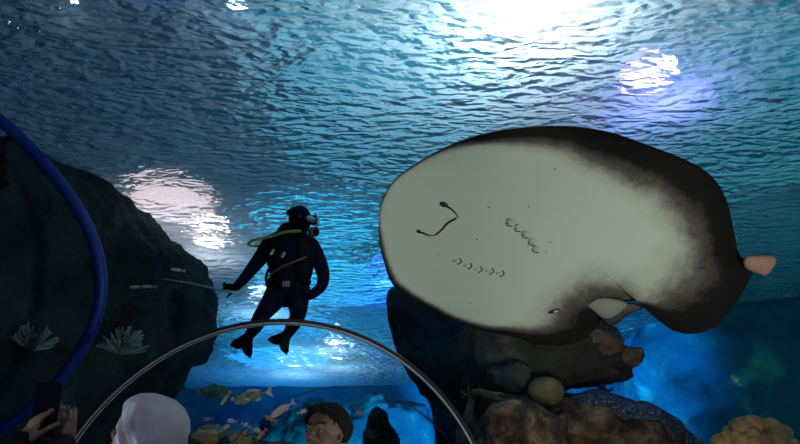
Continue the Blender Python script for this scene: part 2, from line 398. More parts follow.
def branchy(name, label, c, R, mat, n=26, seed=2, cat='coral', rad=.012):
    rnd = random.Random(seed); m = MB(); c = Vector(c)
    for i in range(n):
        a = rnd.uniform(0, 2 * math.pi); e = rnd.uniform(.1, 1.2); d = Vector((math.cos(a) * math.cos(e), math.sin(a) * math.cos(e), math.sin(e)))
        p = c + d * R * rnd.uniform(.5, .7); q = p + (d + Vector((rnd.uniform(-.5, .5), rnd.uniform(-.5, .5), .4))) * R * .35
        m.tube([c, c + d * R * .3, p, q], [rad * 1.8, rad * 1.5, rad, rad * .7], 7)
        m.tube([p, p + (d + Vector((rnd.uniform(-.8, .8), rnd.uniform(-.8, .8), .2))) * R * .3], [rad, rad * .6], 7)
    return T(m.build(name, mat), label, cat)
def grow(o, host):
    # a growth is a part of the rock that carries it
    for k in ('category', 'group'):
        if k in o: del o[k]
    o.parent = host; return o
# right-hand reef dressing
coral('stony_coral', 'pale tan knobbly coral head in the bottom right corner', P(755, 449, 5.2), .29, 44, .078, 'coral_tan', seed=4)
T(rock('rock', [(690, 480), (720, 474), (760, 478), (805, 476), (830, 490), (810, 540), (690, 540)], 5.3, .3, 'rock_brown', .05, 3, 20, 8, 21),
  'brown rock carrying the tan coral head in the bottom right corner', 'rock')
grow(T(rock('coral_mat', [(572, 398), (592, 389), (620, 396), (650, 404), (676, 418), (695, 436), (702, 452), (670, 450), (630, 430), (590, 412)], 5.9, .22, 'coral_blue', .03, 5, 20, 8, 24),
  'blue coral mat with pale speckles covering the top of the rock mound', 'coral'), MOUND)
grow(T(rock('coral_crust', [(590, 332), (600, 330), (612, 333), (624, 344), (620, 356), (606, 358), (592, 352), (586, 342)], 6.05, .10, 'coral_rust', .03, 8, 12, 6, 27),
  'rusty brown crust coral on the tip of the overhanging slab', 'coral'), SLAB)
grow(T(rock('coral_crust', [(624, 347), (634, 350), (643, 350), (640, 362), (632, 368), (624, 364), (620, 356)], 6.1, .10, 'coral_rust', .03, 8, 12, 6, 29),
  'small rust coloured crust at the pointed right end of the slab', 'coral'), SLAB)
grow(T(rock('coral_plate', [(522, 328), (540, 336), (565, 340), (590, 338), (592, 345), (570, 352), (545, 350), (527, 342), (515, 334)], 5.95, .07, 'rock_slab', .02, 5, 12, 6, 31),
  'thin grey plate of coral along the upper edge of the overhanging slab', 'coral'), SLAB)
T(rock('rock', [(488, 372), (500, 366), (520, 362), (532, 370), (534, 384), (520, 396), (496, 398), (486, 388)], 6.0, .22, 'rock_slab', .05, 4, 16, 8, 33),
  'small dark rock wedged between the slab and the olive boulder', 'rock')
grow(branchy('coral_tuft', 'tiny dark branching coral on the mound silhouetted against bright blue water', P(603, 394, 6.0), .10, 'rock_blue', 14, 8, rad=.008), MOUND)
grow(branchy('coral_tuft', 'yellow brush coral beside the right foot of the tunnel arch', P(478, 402, 6.2), .20, 'boulder', 22, 9, rad=.009), MOUND)
# left: pale soft coral at the reef wall
grow(branchy('soft_coral', 'pale blue branching soft coral on the dark left reef wall', P(122, 352, 6.2), .22, 'coral_pale', 46, 3, rad=.016), REEF)
grow(branchy('soft_coral', 'faint pale soft coral low on the reef wall at the left edge', P(30, 348, 5.6), .20, 'coral_pale', 40, 5, rad=.013), REEF)
# tank bottom seen through the tunnel
T(rock('reef_mound', [(170, 440), (200, 434), (230, 436), (262, 440), (300, 446), (330, 470), (330, 540), (150, 540)], 12.5, .6, 'rock_brown', .08, 2, 20, 8, 35),
  'low reef mound far behind the tunnel beside the grey headscarf', 'rock')
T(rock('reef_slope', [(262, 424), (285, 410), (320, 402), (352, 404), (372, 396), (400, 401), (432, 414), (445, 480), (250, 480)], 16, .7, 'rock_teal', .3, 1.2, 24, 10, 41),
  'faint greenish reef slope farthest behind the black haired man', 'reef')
coral('stony_coral', 'cream coral head on the low mound right of the grey headscarf', P(210, 437, 11.6), .26, 34, .07, 'coral_tan', seed=6)
coral('stony_coral', 'wide cream coral head in the middle of the low mound', P(243, 442, 11.5), .24, 30, .06, 'coral_tan', seed=7)
PINN = T(rock('reef_pinnacle', [(368, 420), (376, 409), (384, 412), (392, 424), (398, 445), (404, 520), (356, 520), (363, 440)], 10.5, .35, 'reef_dark', .10, 2.5, 22, 8, 38),  # unclear dark shape, built as rock
  'narrow dark reef pinnacle right of the black haired man', 'rock')
grow(branchy('coral_tuft', 'small pale coral tuft on the dark pinnacle beside the man', P(372, 438, 10.0), .12, 'boulder', 20, 12, rad=.012), PINN)
# blue reflected band, modelled as a tube added in the water
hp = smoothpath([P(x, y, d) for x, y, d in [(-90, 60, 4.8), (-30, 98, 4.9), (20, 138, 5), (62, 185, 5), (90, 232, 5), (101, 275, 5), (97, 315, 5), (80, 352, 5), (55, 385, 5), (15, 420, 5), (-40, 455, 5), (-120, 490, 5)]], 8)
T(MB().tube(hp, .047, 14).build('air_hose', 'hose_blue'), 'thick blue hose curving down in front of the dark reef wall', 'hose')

# ------------------------------------------------------------------ stingray
def ray_depth(px, py): return 3.2 + .0024 * (py - 230) + .0006 * (px - 560)
OUT = [(379,215,3),(383,197,2.5),(396,178,2.5),(420,163,3),(450,148,5),(480,136,9),(505,129,16),(535,125,22),(565,126,28),(590,130,36),(620,137,44),(650,147,50),(680,158,54),(705,170,66),(722,184,70),(734,202,72),(741,222,72),(746,245,74),(752,264,80),(768,277,84),(764,288,92),(753,305,98),(738,320,98),(718,333,90),(695,337,76),(675,333,52),(661,323,32),(650,312,16),(640,306,10),(625,307,7),(612,312,8),(606,320,36),(600,330,62),(586,341,58),(565,344,40),(540,341,24),(510,334,13),(480,331,10),(455,324,9),(430,311,9),(408,297,9),(392,282,8),(384,262,7),(379,240,6)]
CX, CY = 560.0, 232.0
op = smoothpath(OUT, 9, True); opx = np.array([p.x for p in op]); opy = np.array([p.y for p in op]); opm = np.array([p.z for p in op])
NO = len(op); ANG = np.unwrap(np.arctan2(opy - CY, opx - CX))
def to_world(px, py, h):
    """h metres from the mid plane, positive toward the belly side"""
    p = P(px, py, ray_depth(px, py))
    return p + RAYN * float(h)
_a, _b, _c = P(500, 230, ray_depth(500, 230)), P(620, 230, ray_depth(620, 230)), P(560, 300, ray_depth(560, 300))
RAYN = (_b - _a).cross(_c - _a).normalized()
if RAYN.dot(CAM - _a) < 0: RAYN = -RAYN
def prof(f, px, py):
    d = 1 - f; e = max(0, 1 - f ** 4)
    g = math.exp(-(((px - 520) / 95) ** 2 + ((py - 240) / 60) ** 2))
    return e, g
def belly_h(f, px, py):
    e, g = prof(f, px, py)
    return .006 + .030 * e ** .5 + .045 * g * e + .008 * math.sin(px / 34 + py / 50) * e
def back_h(f, px, py):
    e, g = prof(f, px, py); return .012 + .08 * e ** .8 + .13 * g * e
def curl(f, px, py):
    # wing edges curl a little away from the belly on the far side
    return -.10 * f ** 4 * max(0, (px - 560) / 200) + .03 * f ** 5 * math.sin(px / 26)
RK = 56
V = []; MG = []; Fc = []
for side in (1, -1):
    base = len(V); V.append(to_world(CX, CY, belly_h(0, CX, CY) if side > 0 else -back_h(0, CX, CY))); MG.append(0)
    for r in range(1, RK + 1):
        f = math.sin(r / RK * math.pi / 2) if r < RK else 1.0
        if side < 0 and r == RK: break
        for i in range(NO):
            px = CX + (opx[i] - CX) * f; py = CY + (opy[i] - CY) * f
            h = (belly_h(f, px, py) if side > 0 else -back_h(f, px, py)) + curl(f, px, py)
            if r == RK: h = curl(f, px, py)
            V.append(to_world(px, py, h))
            if side > 0:
                dd = np.hypot(opx - px, opy - py) / opm; kk = int(np.argmin(dd)); w_ = float(dd[kk])
                MG.append(max(0, 1 - w_ * .8) * min(1, opm[kk] / 9))
            else: MG.append(1)
    if side > 0: b0 = base
    def ix(r, i):
        if side < 0 and r == RK: return b0 + 1 + (RK - 1) * NO + i % NO
        return base + 1 + (r - 1) * NO + i % NO
    for i in range(NO):
        q = (base, ix(1, i + 1), ix(1, i)); Fc.append(q if side > 0 else q[::-1])
        for r in range(1, RK):
            q = (ix(r, i), ix(r, i + 1), ix(r + 1, i + 1), ix(r + 1, i)); Fc.append(q if side > 0 else q[::-1])
    if side > 0: nb = len(Fc)
c0 = to_world(CX, CY, 0)
ray = empty('stingray', c0, 'giant stingray gliding overhead showing its pale dark-edged belly', 'stingray')
me = bpy.data.meshes.new('body'); me.from_pydata(V, [], Fc); me.update()
at = me.attributes.new('margin', 'FLOAT', 'POINT'); at.data.foreach_set('value', MG)
body = link('body', me, ['belly', 'ray_back'], ray)
for i, p in enumerate(me.polygons): p.material_index = 0 if i < nb else 1
me.shade_smooth()
def bpt(px, py, off=0):
    a = math.atan2(py - CY, px - CX); dd = math.hypot(px - CX, py - CY)
    aa = np.arctan2(opy - CY, opx - CX); k = int(np.argmin(np.abs(np.angle(np.exp(1j * (aa - a)))))); R = math.hypot(opx[k] - CX, opy[k] - CY)
    f = min(1, dd / R); return to_world(px, py, belly_h(f, px, py) + curl(f, px, py) + off)
RAYR = Matrix((RT - RAYN * RT.dot(RAYN), RAYN.cross(RT), RAYN)).transposed(); RAYR = Matrix([RAYR.col[0].normalized(), RAYR.col[1].normalized(), RAYN]).transposed()
def spot_on(px, py, rx, ry, name, mat, ang=0, off=0, th=.004):
    R = RAYR @ Matrix.Rotation(math.radians(ang), 3, 'Z')
    return MB().ell(bpt(px, py, off), (rx, ry, th), R, 14, 8).build(name, mat, ray)
def line_on(pts, r, name, mat, off=0):
    q = smoothpath([Vector((x, y, 0)) for x, y in pts], 5); return MB().tube([bpt(p.x, p.y, off) for p in q], r if isinstance(r, (int, float)) else [r[0] + (r[1] - r[0]) * i / (len(q) - 1) for i in range(len(q))], 8).build(name, mat, ray)
line_on([(446, 204), (452, 208), (457, 214)], (.006, .002), 'nasal_flap', 'ray_mark')
spot_on(443, 202, .024, .014, 'nostril', 'ray_mark', -20)
spot_on(418, 229, .014, .010, 'nostril', 'ray_mark', -30)
line_on([(454, 215), (446, 220), (440, 227), (434, 232)], (.006, .004), 'mouth', 'ray_mark')
line_on([(434, 232), (428, 232.5), (421, 230)], (.002, .006), 'nasal_flap', 'ray_mark')
for x, y, a in [(506, 216, -50), (514, 221, -45), (521, 227, -45), (527, 234, -40), (531, 241, -20)]:
    g = spot_on(x, y, .022, .015, 'gill_flap', 'ray_cream', a, 0, .010)
    MB().tube([bpt(x - 4, y + 1, .002), bpt(x - 2.5, y + 3.6, .002), bpt(x + 2, y + 4, .002)], .0025, 6).build('gill_slit', 'ray_mark', g)
for x, y in [(455, 257), (465, 261), (475, 264), (486, 265), (496, 267)]:
    g = spot_on(x, y, .020, .009, 'gill_flap', 'ray_cream', -15, 0, .007)
    MB().tube([bpt(x + 3, y - 3.2, .001), bpt(x + 4.5, y, .002), bpt(x + 1, y + 2.6, .002)], .0028, 6).build('gill_slit', 'ray_mark', g)
spot_on(551, 307, .034, .013, 'cloaca', 'ray_mark', 12); spot_on(553, 307, .014, .006, 'cloaca', 'ray_cream', 12, .003)
for x, y in [(486, 203), (525, 201), (545, 235), (474, 234), (541, 245), (437, 251), (552, 166), (469, 300)]: spot_on(x, y, .004, .003, 'skin_spot', 'ray_mark', 0, 0, .003)
spot_on(700, 265.5, .026, .005, 'skin_fold', 'ray_mark', 8)
spot_on(599, 296.5, .020, .005, 'skin_fold', 'ray_mark', 8)
def fin(name, pts, mat, th, hoff, parent=ray, slope=0):
    o = smoothpath([Vector((x, y, 0)) for x, y in pts], 6, True); c = sum((Vector(p) for p in o), Vector()) / len(o)
    v = []; f = []; n = len(o)
    for s_ in (1, -1):
        v.append(to_world(c.x, c.y, hoff + (c.y - 298) * slope + s_ * th))
        for k in (.35, .65, .88):
            for p in o: v.append(to_world(c.x + (p.x - c.x) * k, c.y + (p.y - c.y) * k, hoff + (c.y + (p.y - c.y) * k - 298) * slope + s_ * th * math.sqrt(1 - k * k)))
    e = len(v); v += [to_world(p.x, p.y, hoff + (p.y - 298) * slope) for p in o]; h_ = 1 + 3 * n
    for s_, b_ in ((1, 0), (-1, h_)):
        L = [b_ + 1 + k * n for k in range(3)] + [e]
        for i in range(n):
            j = (i + 1) % n; q = [(b_, L[0] + j, L[0] + i)] + [(L[k] + i, L[k] + j, L[k + 1] + j, L[k + 1] + i) for k in range(3)]
            f += q if s_ > 0 else [x[::-1] for x in q]
    me = bpy.data.meshes.new(name); me.from_pydata(v, [], f); me.update(); me.shade_smooth(); return link(name, me, mat, parent)
fin('pelvic_fin', [(584, 301), (600, 296), (618, 298), (626, 302), (620, 308), (610, 314), (601, 315), (592, 309)], 'ray_fin', .012, .016, ray, .0012)
fin('pelvic_fin', [(598, 314), (610, 309), (622, 303), (634, 302), (642, 307), (630, 311), (619, 320), (606, 324)], 'ray_mark', .010, .008, ray, .0005)
t = fin('tail', [(748, 258), (762, 257), (775, 257), (779, 262), (775, 270), (768, 277), (756, 274), (746, 268)], 'tail_pink', .02, -.02); t['label'] = 'pinkish brown stump behind the wing'

# ------------------------------------------------------------------ diver
DD = 5.9
def D(px, py, o=0): return P(px, py, DD + o)
px_m = DD / F
c0 = D(288, 290); dv = empty('diver', c0, 'scuba diver in a dark wetsuit hovering above the tunnel, holding a rod', 'person')
m = MB()
def seg(mb, pts): mb.tube(smoothpath([p for p, r in pts], 4), np.interp(np.linspace(0, len(pts) - 1, (len(pts) - 1) * 4 + 1), range(len(pts)), [r for p, r in pts]).tolist(), 16)
seg(m, [(D(290, 236), .14), (D(290, 250), .185), (D(290, 266), .175), (D(289, 280), .165), (D(289, 291), .165)])
seg(m, [(D(271, 243), .085), (D(290, 239), .10), (D(311, 246), .085)])
seg(m, [(D(298, 238), .075), (D(300, 226), .07), (D(301, 220), .07)])
seg(m, [(D(270, 244), .085), (D(262, 256), .075), (D(251, 270), .062, ), (D(242, 281, -.1), .05), (D(234, 288, -.15), .038)])
seg(m, [(D(311, 246), .085), (D(318, 259), .075), (D(323, 273), .065), (D(322, 285, -.12), .055), (D(313, 294, -.2), .046), (D(306, 297, -.22), .036)])
seg(m, [(D(280, 289), .13), (D(272, 302, -.12), .105), (D(262, 315, -.22), .075), (D(256, 326, -.05), .068), (D(249, 336, .1), .048), (D(246, 341, .12), .045)])
seg(m, [(D(297, 290), .13), (D(298, 303, -.15), .10), (D(298, 315, -.25), .073), (D(293, 325, -.08), .068), (D(288, 334, .08), .048), (D(286, 339, .1), .045)])
m.ell(D(301, 221), (.095, .115, .13))
bd = m.build('body', 'wetsuit', dv, remesh=.014, sm=6)
# hands: palm and five bent fingers
def hand(c, ax, side, L=.19, mat='gear_black', parent=None, curlr=1.1, name='hand', spread=.12):
    """ax direction of the fingers, side direction from little finger to thumb, fingers curl about side"""
    ax = Vector(ax).normalized(); side = (Vector(side) - ax * Vector(side).dot(ax)).normalized(); nrm = ax.cross(side)
    mb = MB(); c = Vector(c); s = L / .19
    R = Matrix((side, ax, nrm)).transposed()
    mb.ell(c + ax * .045 * s, (.040 * s, .052 * s, .016 * s), R)
    mb.tube([c - ax * .03 * s, c + ax * .03 * s], [.026 * s, .028 * s], 12, .7)
    for k, ln in enumerate((.062, .078, .084, .076)):
        off = (k - 1.5) * .0185 * s; b_ = c + side * off + ax * .085 * s; d = (ax + side * (k - 1.5) * spread).normalized(); p = [b_ - ax * .03 * s, b_]
        for q in (.45, .32, .23):
            d = Matrix.Rotation(curlr * (.35 + q * .3), 3, side) @ d; p.append(p[-1] + d * ln * q * s)
        mb.tube(p, [.0095 * s, .0095 * s, .0088 * s, .008 * s, .007 * s], 10)
    b_ = c + side * .030 * s + ax * .015 * s; d = (ax * .6 + side * .8).normalized(); p = [b_ - d * .015 * s, b_]
    for q in (.04, .032, .026):
        d = (Matrix.Rotation(curlr * .35, 3, side) @ d + ax * .25).normalized(); p.append(p[-1] + d * q * s)
    mb.tube(p, [.014 * s, .0135 * s, .011 * s, .010 * s, .009 * s], 10)
    return mb
hm = hand(D(235, 288, -.15), RT * -1 + UP * .05, UP * -1, .19, curlr=1.3)
hm.build('glove', 'gear_black', dv)
hm = hand(D(308, 296, -.22), RT * -1 + UP * .1, UP, .17, curlr=1.0)
hm.build('glove', 'gear_black', dv)
# head gear
MB().ell(D(300, 219.5), (.108, .128, .135)).build('hood', 'wetsuit', dv)
mk = MB().box((0, 0, 0), (.075, .03, .045)).build('mask', 'gear_black', dv, False, bevel=.018, xf=Matrix.Translation(D(309, 219, -.06)) @ Euler((0, 0, math.radians(40))).to_matrix().to_4x4())
MB().ell(D(311, 219, -.085), (.055, .018, .034), Euler((0, 0, math.radians(40)))).build('lens', 'mask_glass', mk)
MB().tube([D(291, 218, .02), D(300, 217, -.12), D(309, 218, -.1)], .012, 8, .5).build('strap', 'gear_black', mk)
rg = MB().ell(D(313.5, 232, -.06), (.055, .05, .05)).build('regulator', 'boulder', dv)
MB().ell(D(316, 231, -.10), (.03, .02, .03)).build('purge_cover', 'gear_black', rg)
MB().tube([D(288, 213, 0), D(293, 209, 0), D(300, 208, 0), D(307, 212, 0)], .022, 10).build('snorkel_keeper', 'gear_black', dv)
MB().tube(smoothpath([D(312, 229, -.08), D(317, 226, -.1), D(318, 219, -.06), D(315, 214, 0)], 5), .011, 8).build('snorkel', 'steel', dv)
hs = smoothpath([D(300, 231, -.15), D(286, 232, -.16), D(272, 236, -.12), D(258, 239, -.1), D(250, 242, -.05), D(249, 245, 0), D(256, 246, .05), D(266, 243, .08), D(276, 239, .12), D(290, 235, .15)], 6)
MB().tube(hs, .014, 10).build('air_hose', 'hose_yellow', dv)
# buoyancy vest, tank, belt, straps
m = MB(); seg(m, [(D(280, 242, -.04), .10), (D(279, 258, -.07), .115), (D(281, 276, -.05), .10)]); seg(m, [(D(301, 243, -.04), .10), (D(303, 258, -.07), .115), (D(301, 276, -.05), .10)]); m.ell(D(291, 262, .05), (.2, .17, .25))
m.build('buoyancy_vest', 'gear_black', dv, remesh=.016, sm=4)
tk = MB().tube([D(294, 232, .32), D(292, 282, .32)], .09, 20).build('air_tank', 'gear_black', dv)
MB().tube([D(294.5, 230, .32), D(295, 225, .3)], .03, 10).build('valve', 'steel', tk)
MB().tube(smoothpath([D(268, 276, -.16), D(280, 268, -.24), D(296, 261, -.25), D(306, 257, -.2)], 5), .009, 8).build('chest_strap', 'strap_red', dv)
bl = MB().tube([D(289, 284) + Vector((math.cos(a) * .19, math.sin(a) * .165, .01)) for a in [i * math.pi / 12 for i in range(24)]], .028, 8, .4, False, True).build('weight_belt', 'gear_black', dv)
MB().box(D(286, 284, -.18), (.035, .012, .028)).build('buckle', 'steel', bl, bevel=.004)
for x, y in ((272, 252), (283, 255)): MB().ell(D(x, y, -.19), (.018, .01, .035), Euler((0, .5, 0))).build('clip', 'steel', dv)
MB().tube([D(268, 270, -.1), D(266, 278, -.16), D(267, 285, -.17)], .014, 8).build('pressure_gauge', 'gear_black', dv)
# fins
def flipper(a, tip, w, o0, o1):
    a = D(*a, o0); q = D(*tip, o1); d = (q - a).normalized(); s_ = d.cross(FW).normalized(); nn = s_.cross(d)
    L = (q - a).length; mb = MB()
    prof_ = [(-.18, .045), (0, .05), (.2, .06), (.45, .085), (.7, .11), (.86, .125)]
    v = []; f = []
    for t, ww in prof_:
        th = .045 if t <= 0 else .02 * (1 - t) + .006
        for sx, sz in ((-1, -.4), (-.5, -1), (0, -.6), (.5, -1), (1, -.4), (1, .4), (.5, 1), (0, .6), (-.5, 1), (-1, .4)): v.append(a + d * t * L + s_ * sx * ww * w / .125 + nn * sz * th)
    for i in range(len(prof_) - 1):
        for j in range(10): f.append((i * 10 + j, i * 10 + (j + 1) % 10, i * 10 + 10 + (j + 1) % 10, i * 10 + 10 + j))
    f.append(tuple(range(10))[::-1])
    # forked tip
    b_ = (len(prof_) - 1) * 10; k = len(v)
    for sg in (-1, 1):
        for sx, e in ((.35 * sg, .22), (1.05 * sg, .26)):
            v.append(a + d * (.86 + e) * L + s_ * sx * w - nn * .003); v.append(a + d * (.86 + e) * L + s_ * sx * w + nn * .003)
    L0 = [b_ + j for j in range(10)]
    f.append((L0[0], L0[1], L0[2], k, k + 2)); f.append((L0[9], k + 3, k + 1, L0[7], L0[8])); f.append((k, k + 1, k + 3, k + 2)); f.append((L0[0], k + 2, k + 3, L0[9])); f.append((L0[2], L0[7], k + 1, k))
    f.append((L0[4], k + 6, k + 4, L0[2], L0[3])); f.append((L0[5], L0[6], L0[7], k + 5, k + 7)); f.append((k + 4, k + 6, k + 7, k + 5)); f.append((L0[4], L0[5], k + 7, k + 6)); f.append((L0[2], k + 4, k + 5, L0[7]))
    mb.add(v, f); return mb.build('fin', 'gear_black', dv, False)
flipper((249, 335), (241, 350), .115, .05, .15); flipper((287, 334), (278, 346), .115, .05, .15)
rod = T(MB().tube([D(240, 293, -.17), D(226, 291, -.22), D(198, 285, -.24), D(164, 279, -.26)], [.010, .010, .009, .006], 10).build('feeding_rod', 'steel'), 'thin grey rod held out to the left in the hand of the diver', 'rod')

# ------------------------------------------------------------------ fish
def make_fish(L, tall, mats, label, cat='fish', group=None, thick=.45):
    """points along -X, origin at the middle"""
    r = empty('fish', (0, 0, 0), label, cat, group)
    n = 14; K = 16; v = []; f = []
    for i in range(K + 1):
        t = i / K; h = tall * L * .5 * (math.sin(math.pi * min(1, t * 1.02) ** .72) ** .75) * (1 - .25 * t) + .012 * L
        if i == 0: h = .006 * L
        x = (-.5 + .82 * t) * L
        for j in range(n): a = 2 * math.pi * j / n; v.append((x, math.cos(a) * h * thick, math.sin(a) * h))
    for i in range(K):
        for j in range(n): f.append((i * n + j, i * n + (j + 1) % n, i * n + n + (j + 1) % n, i * n + n + j))
    f.append(tuple(range(n))[::-1]); f.append(tuple(K * n + j for j in range(n)))
    MB().add(v, f).build('body', mats[0], r)
    def plate(name, pts, th=.006, y=0, rot=None):
        v = [(x * L, y * L + s_ * th * L * (.3 if i else 1), z * L) for s_ in (-1, 1) for i, (x, z) in enumerate(pts)]; k = len(pts)
        ff = [tuple(range(k))[::-1], tuple(range(k, 2 * k))] + [(i, (i + 1) % k, k + (i + 1) % k, k + i) for i in range(k)]
        return MB().add(v, ff).build(name, mats[1], r, False)
    plate('tail_fin', [(.28, 0), (.36, .05), (.5, .05 + tall * .42), (.45, 0), (.5, -.05 - tall * .42), (.36, -.05)])
    plate('dorsal_fin', [(-.18, tall * .38), (-.1, tall * .62), (.08, tall * .52), (.22, tall * .30), (.1, tall * .25), (-.1, tall * .35)])
    plate('anal_fin', [(.02, -tall * .35), (.10, -tall * .55), (.2, -tall * .32), (.18, -tall * .18)])
    plate('pectoral_fin', [(-.22, -.02), (-.1, -.12), (-.06, -.04)], .004, -tall * .5 * thick)
    for s_ in (-1, 1): MB().ell((-.40 * L, s_ * tall * .33 * thick * L, .03 * L), (.018 * L, .01 * L, .018 * L), None, 8, 6).build('eye', 'iris', r)
    return r
def copy_tree(o, parent=None):
    c = o.copy(); COL.objects.link(c)
    if parent: c.parent = parent
    for ch in list(o.children): copy_tree(ch, c)
    return c
def put(o, px, py, d, roll, yaw=0):
    o.location = P(px, py, d); o.rotation_euler = (0, math.radians(roll), math.radians(yaw)); return o
put(make_fish(.50, .42, ('fish_green', 'fish_green'), 'dark green grouper beside the top of the grey headscarf'), 212, 392, 9.5, 4, 190)
put(make_fish(.55, .30, ('fish_olive', 'fish_silver'), 'long silver-nosed olive fish swimming left below the tunnel arch'), 253, 396, 8.5, -14, 0)
put(make_fish(.40, .26, ('fish_pink', 'fish_pink'), 'slim pink fish tilted nose down above the low reef'), 283, 409, 9, -33, 0)
put(make_fish(.34, .34, ('fish_pink', 'fish_silver'), 'pale pink fish touching the cream coral head'), 206, 433, 9.5, -14, 0)
put(make_fish(.28, .45, ('fish_green', 'fish_green'), 'small green oval fish above the middle coral head'), 230, 432, 9.6, 0, 0)
put(make_fish(.24, .20, ('fish_yellow', 'fish_yellow'), 'thin yellow fish hanging tail up between grouper and olive fish'), 226, 398, 9, -58, 0)
put(make_fish(.20, .36, ('fish_orange', 'fish_orange'), 'small orange fish low at the left of the man'), 262, 434, 9, -50, 0)
put(make_fish(.20, .34, ('fish_orange', 'fish_orange'), 'small rusty fish above the orange one near the man'), 271, 419, 9.2, 25, 0)
small = make_fish(.16, .42, ('fish_silver', 'fish_silver'), 'tiny silver fish just right of the grey headscarf top', group='tiny fish over the low reef'); put(small, 208, 419, 9.6, -10, 0)
for x, y, rl, yw, lb in [(232, 421, 5, 0, 'tiny silver fish above the green oval fish'), (246, 425, -20, 180, 'tiny silver fish under the nose of the slim pink fish'), (225, 428, 40, 180, 'tiny silver fish directly over the pink coral-grazing fish'),
                        (236, 399, 0, 0, 'tiny silver fish in front of the olive fish nose'), (302, 412, 20, 180, 'tiny silver fish beside the forehead of the man'), (256, 430, -15, 180, 'tiny silver fish left of the small orange fish'), (360, 413, 0, 0, 'tiny silver fish right of the hair of the man')]:
    o = copy_tree(small); o['label'] = lb; put(o, x, y, 9.4, rl, yw)
slim = make_fish(.14, .20, ('fish_silver', 'fish_silver'), 'small slim white fish left of the rod tip, the lower left one', group='slim fish by the dark reef'); put(slim, 137, 287, 5.6, 0, 0)
for x, y, lb in [(149, 286.5, 'small slim white fish left of the rod tip, nearest the reef middle'), (178, 270, 'small slim pale fish just above the rod held by the diver')]:
    o = copy_tree(slim); o['label'] = lb; put(o, x, y, 5.6, 8 if x > 170 else 3, 0)
put(make_fish(.16, .5, ('fish_olive', 'fish_olive'), 'small green fish alone in dark water right of the mound'), 736, 380, 7.5, 60, 0)

# ------------------------------------------------------------------ people
def head_mb(mb, X):
    """face toward -Y, origin at head centre, 0.235 high"""
    R3 = X.to_3x3()
    def e(c, r, rot=None): mb.ell(X @ Vector(c), r, R3 @ (rot.to_matrix() if rot else Matrix.Identity(3)), 24, 16)
    def tb(pts, rad): mb.tube([X @ Vector(p) for p in pts], rad, 12)
    e((0, .015, .035), (.076, .095, .082)); e((0, -.02, -.03), (.060, .065, .072)); e((0, -.035, -.075), (.040, .042, .034)); e((0, -.058, -.098), (.020, .016, .016))
    tb([(0, -.088, .020), (0, -.097, -.005), (0, -.108, -.024)], [.007, .009, .012]); e((-.011, -.096, -.028), (.008, .010, .007)); e((.011, -.096, -.028), (.008, .010, .007))
    for s in (-1, 1):
        e((s * .036, -.062, -.018), (.022, .016, .018)); tb([(s * .012, -.085, .028), (s * .032, -.083, .033), (s * .052, -.068, .028)], [.006, .007, .005])
        tb([(s * .014, -.087, .006), (s * .030, -.085, .0135), (s * .046, -.073, .006)], .0032); tb([(s * .016, -.086, .000), (s * .030, -.084, -.006), (s * .045, -.073, .001)], .0028)
        # ear
        tb([(s * .074, .008, -.02), (s * .080, .018, .0), (s * .082, .028, .018), (s * .078, .018, .030), (s * .073, .006, .018)], [.007, .006, .006, .006, .005]); e((s * .075, .014, .002), (.006, .014, .022))
def face_parts(X, parent, eye='iris'):
    R3 = X.to_3x3()
    for s in (-1, 1):
        w_ = MB().ell(X @ Vector((s * .030, -.0735, .003)), (.0125, .0105, .0095), R3, 14, 10).build('eye', 'eye_white', parent)
        MB().ell(X @ Vector((s * .030 - .003, -.0835, .003)), (.0068, .0022, .0062), R3, 12, 8).build('iris', 'iris', w_)
        MB().tube([X @ Vector(p) for p in ((s * .013, -.0915, .026), (s * .032, -.0895, .034), (s * .052, -.073, .029))], [.003, .0042, .002], 8, .6).build('eyebrow', 'hair', parent)
    MB().tube([X @ Vector(p) for p in ((-.022, -.081, -.055), (-.008, -.0915, -.052), (0, -.092, -.0535), (.008, -.0915, -.052), (.022, -.081, -.055))], [.002, .0045, .004, .0045, .002], 8).build('upper_lip', 'lip', parent)
    MB().tube([X @ Vector(p) for p in ((-.019, -.080, -.058), (0, -.090, -.061), (.019, -.080, -.058))], [.002, .0055, .002], 8).build('lower_lip', 'lip', parent)
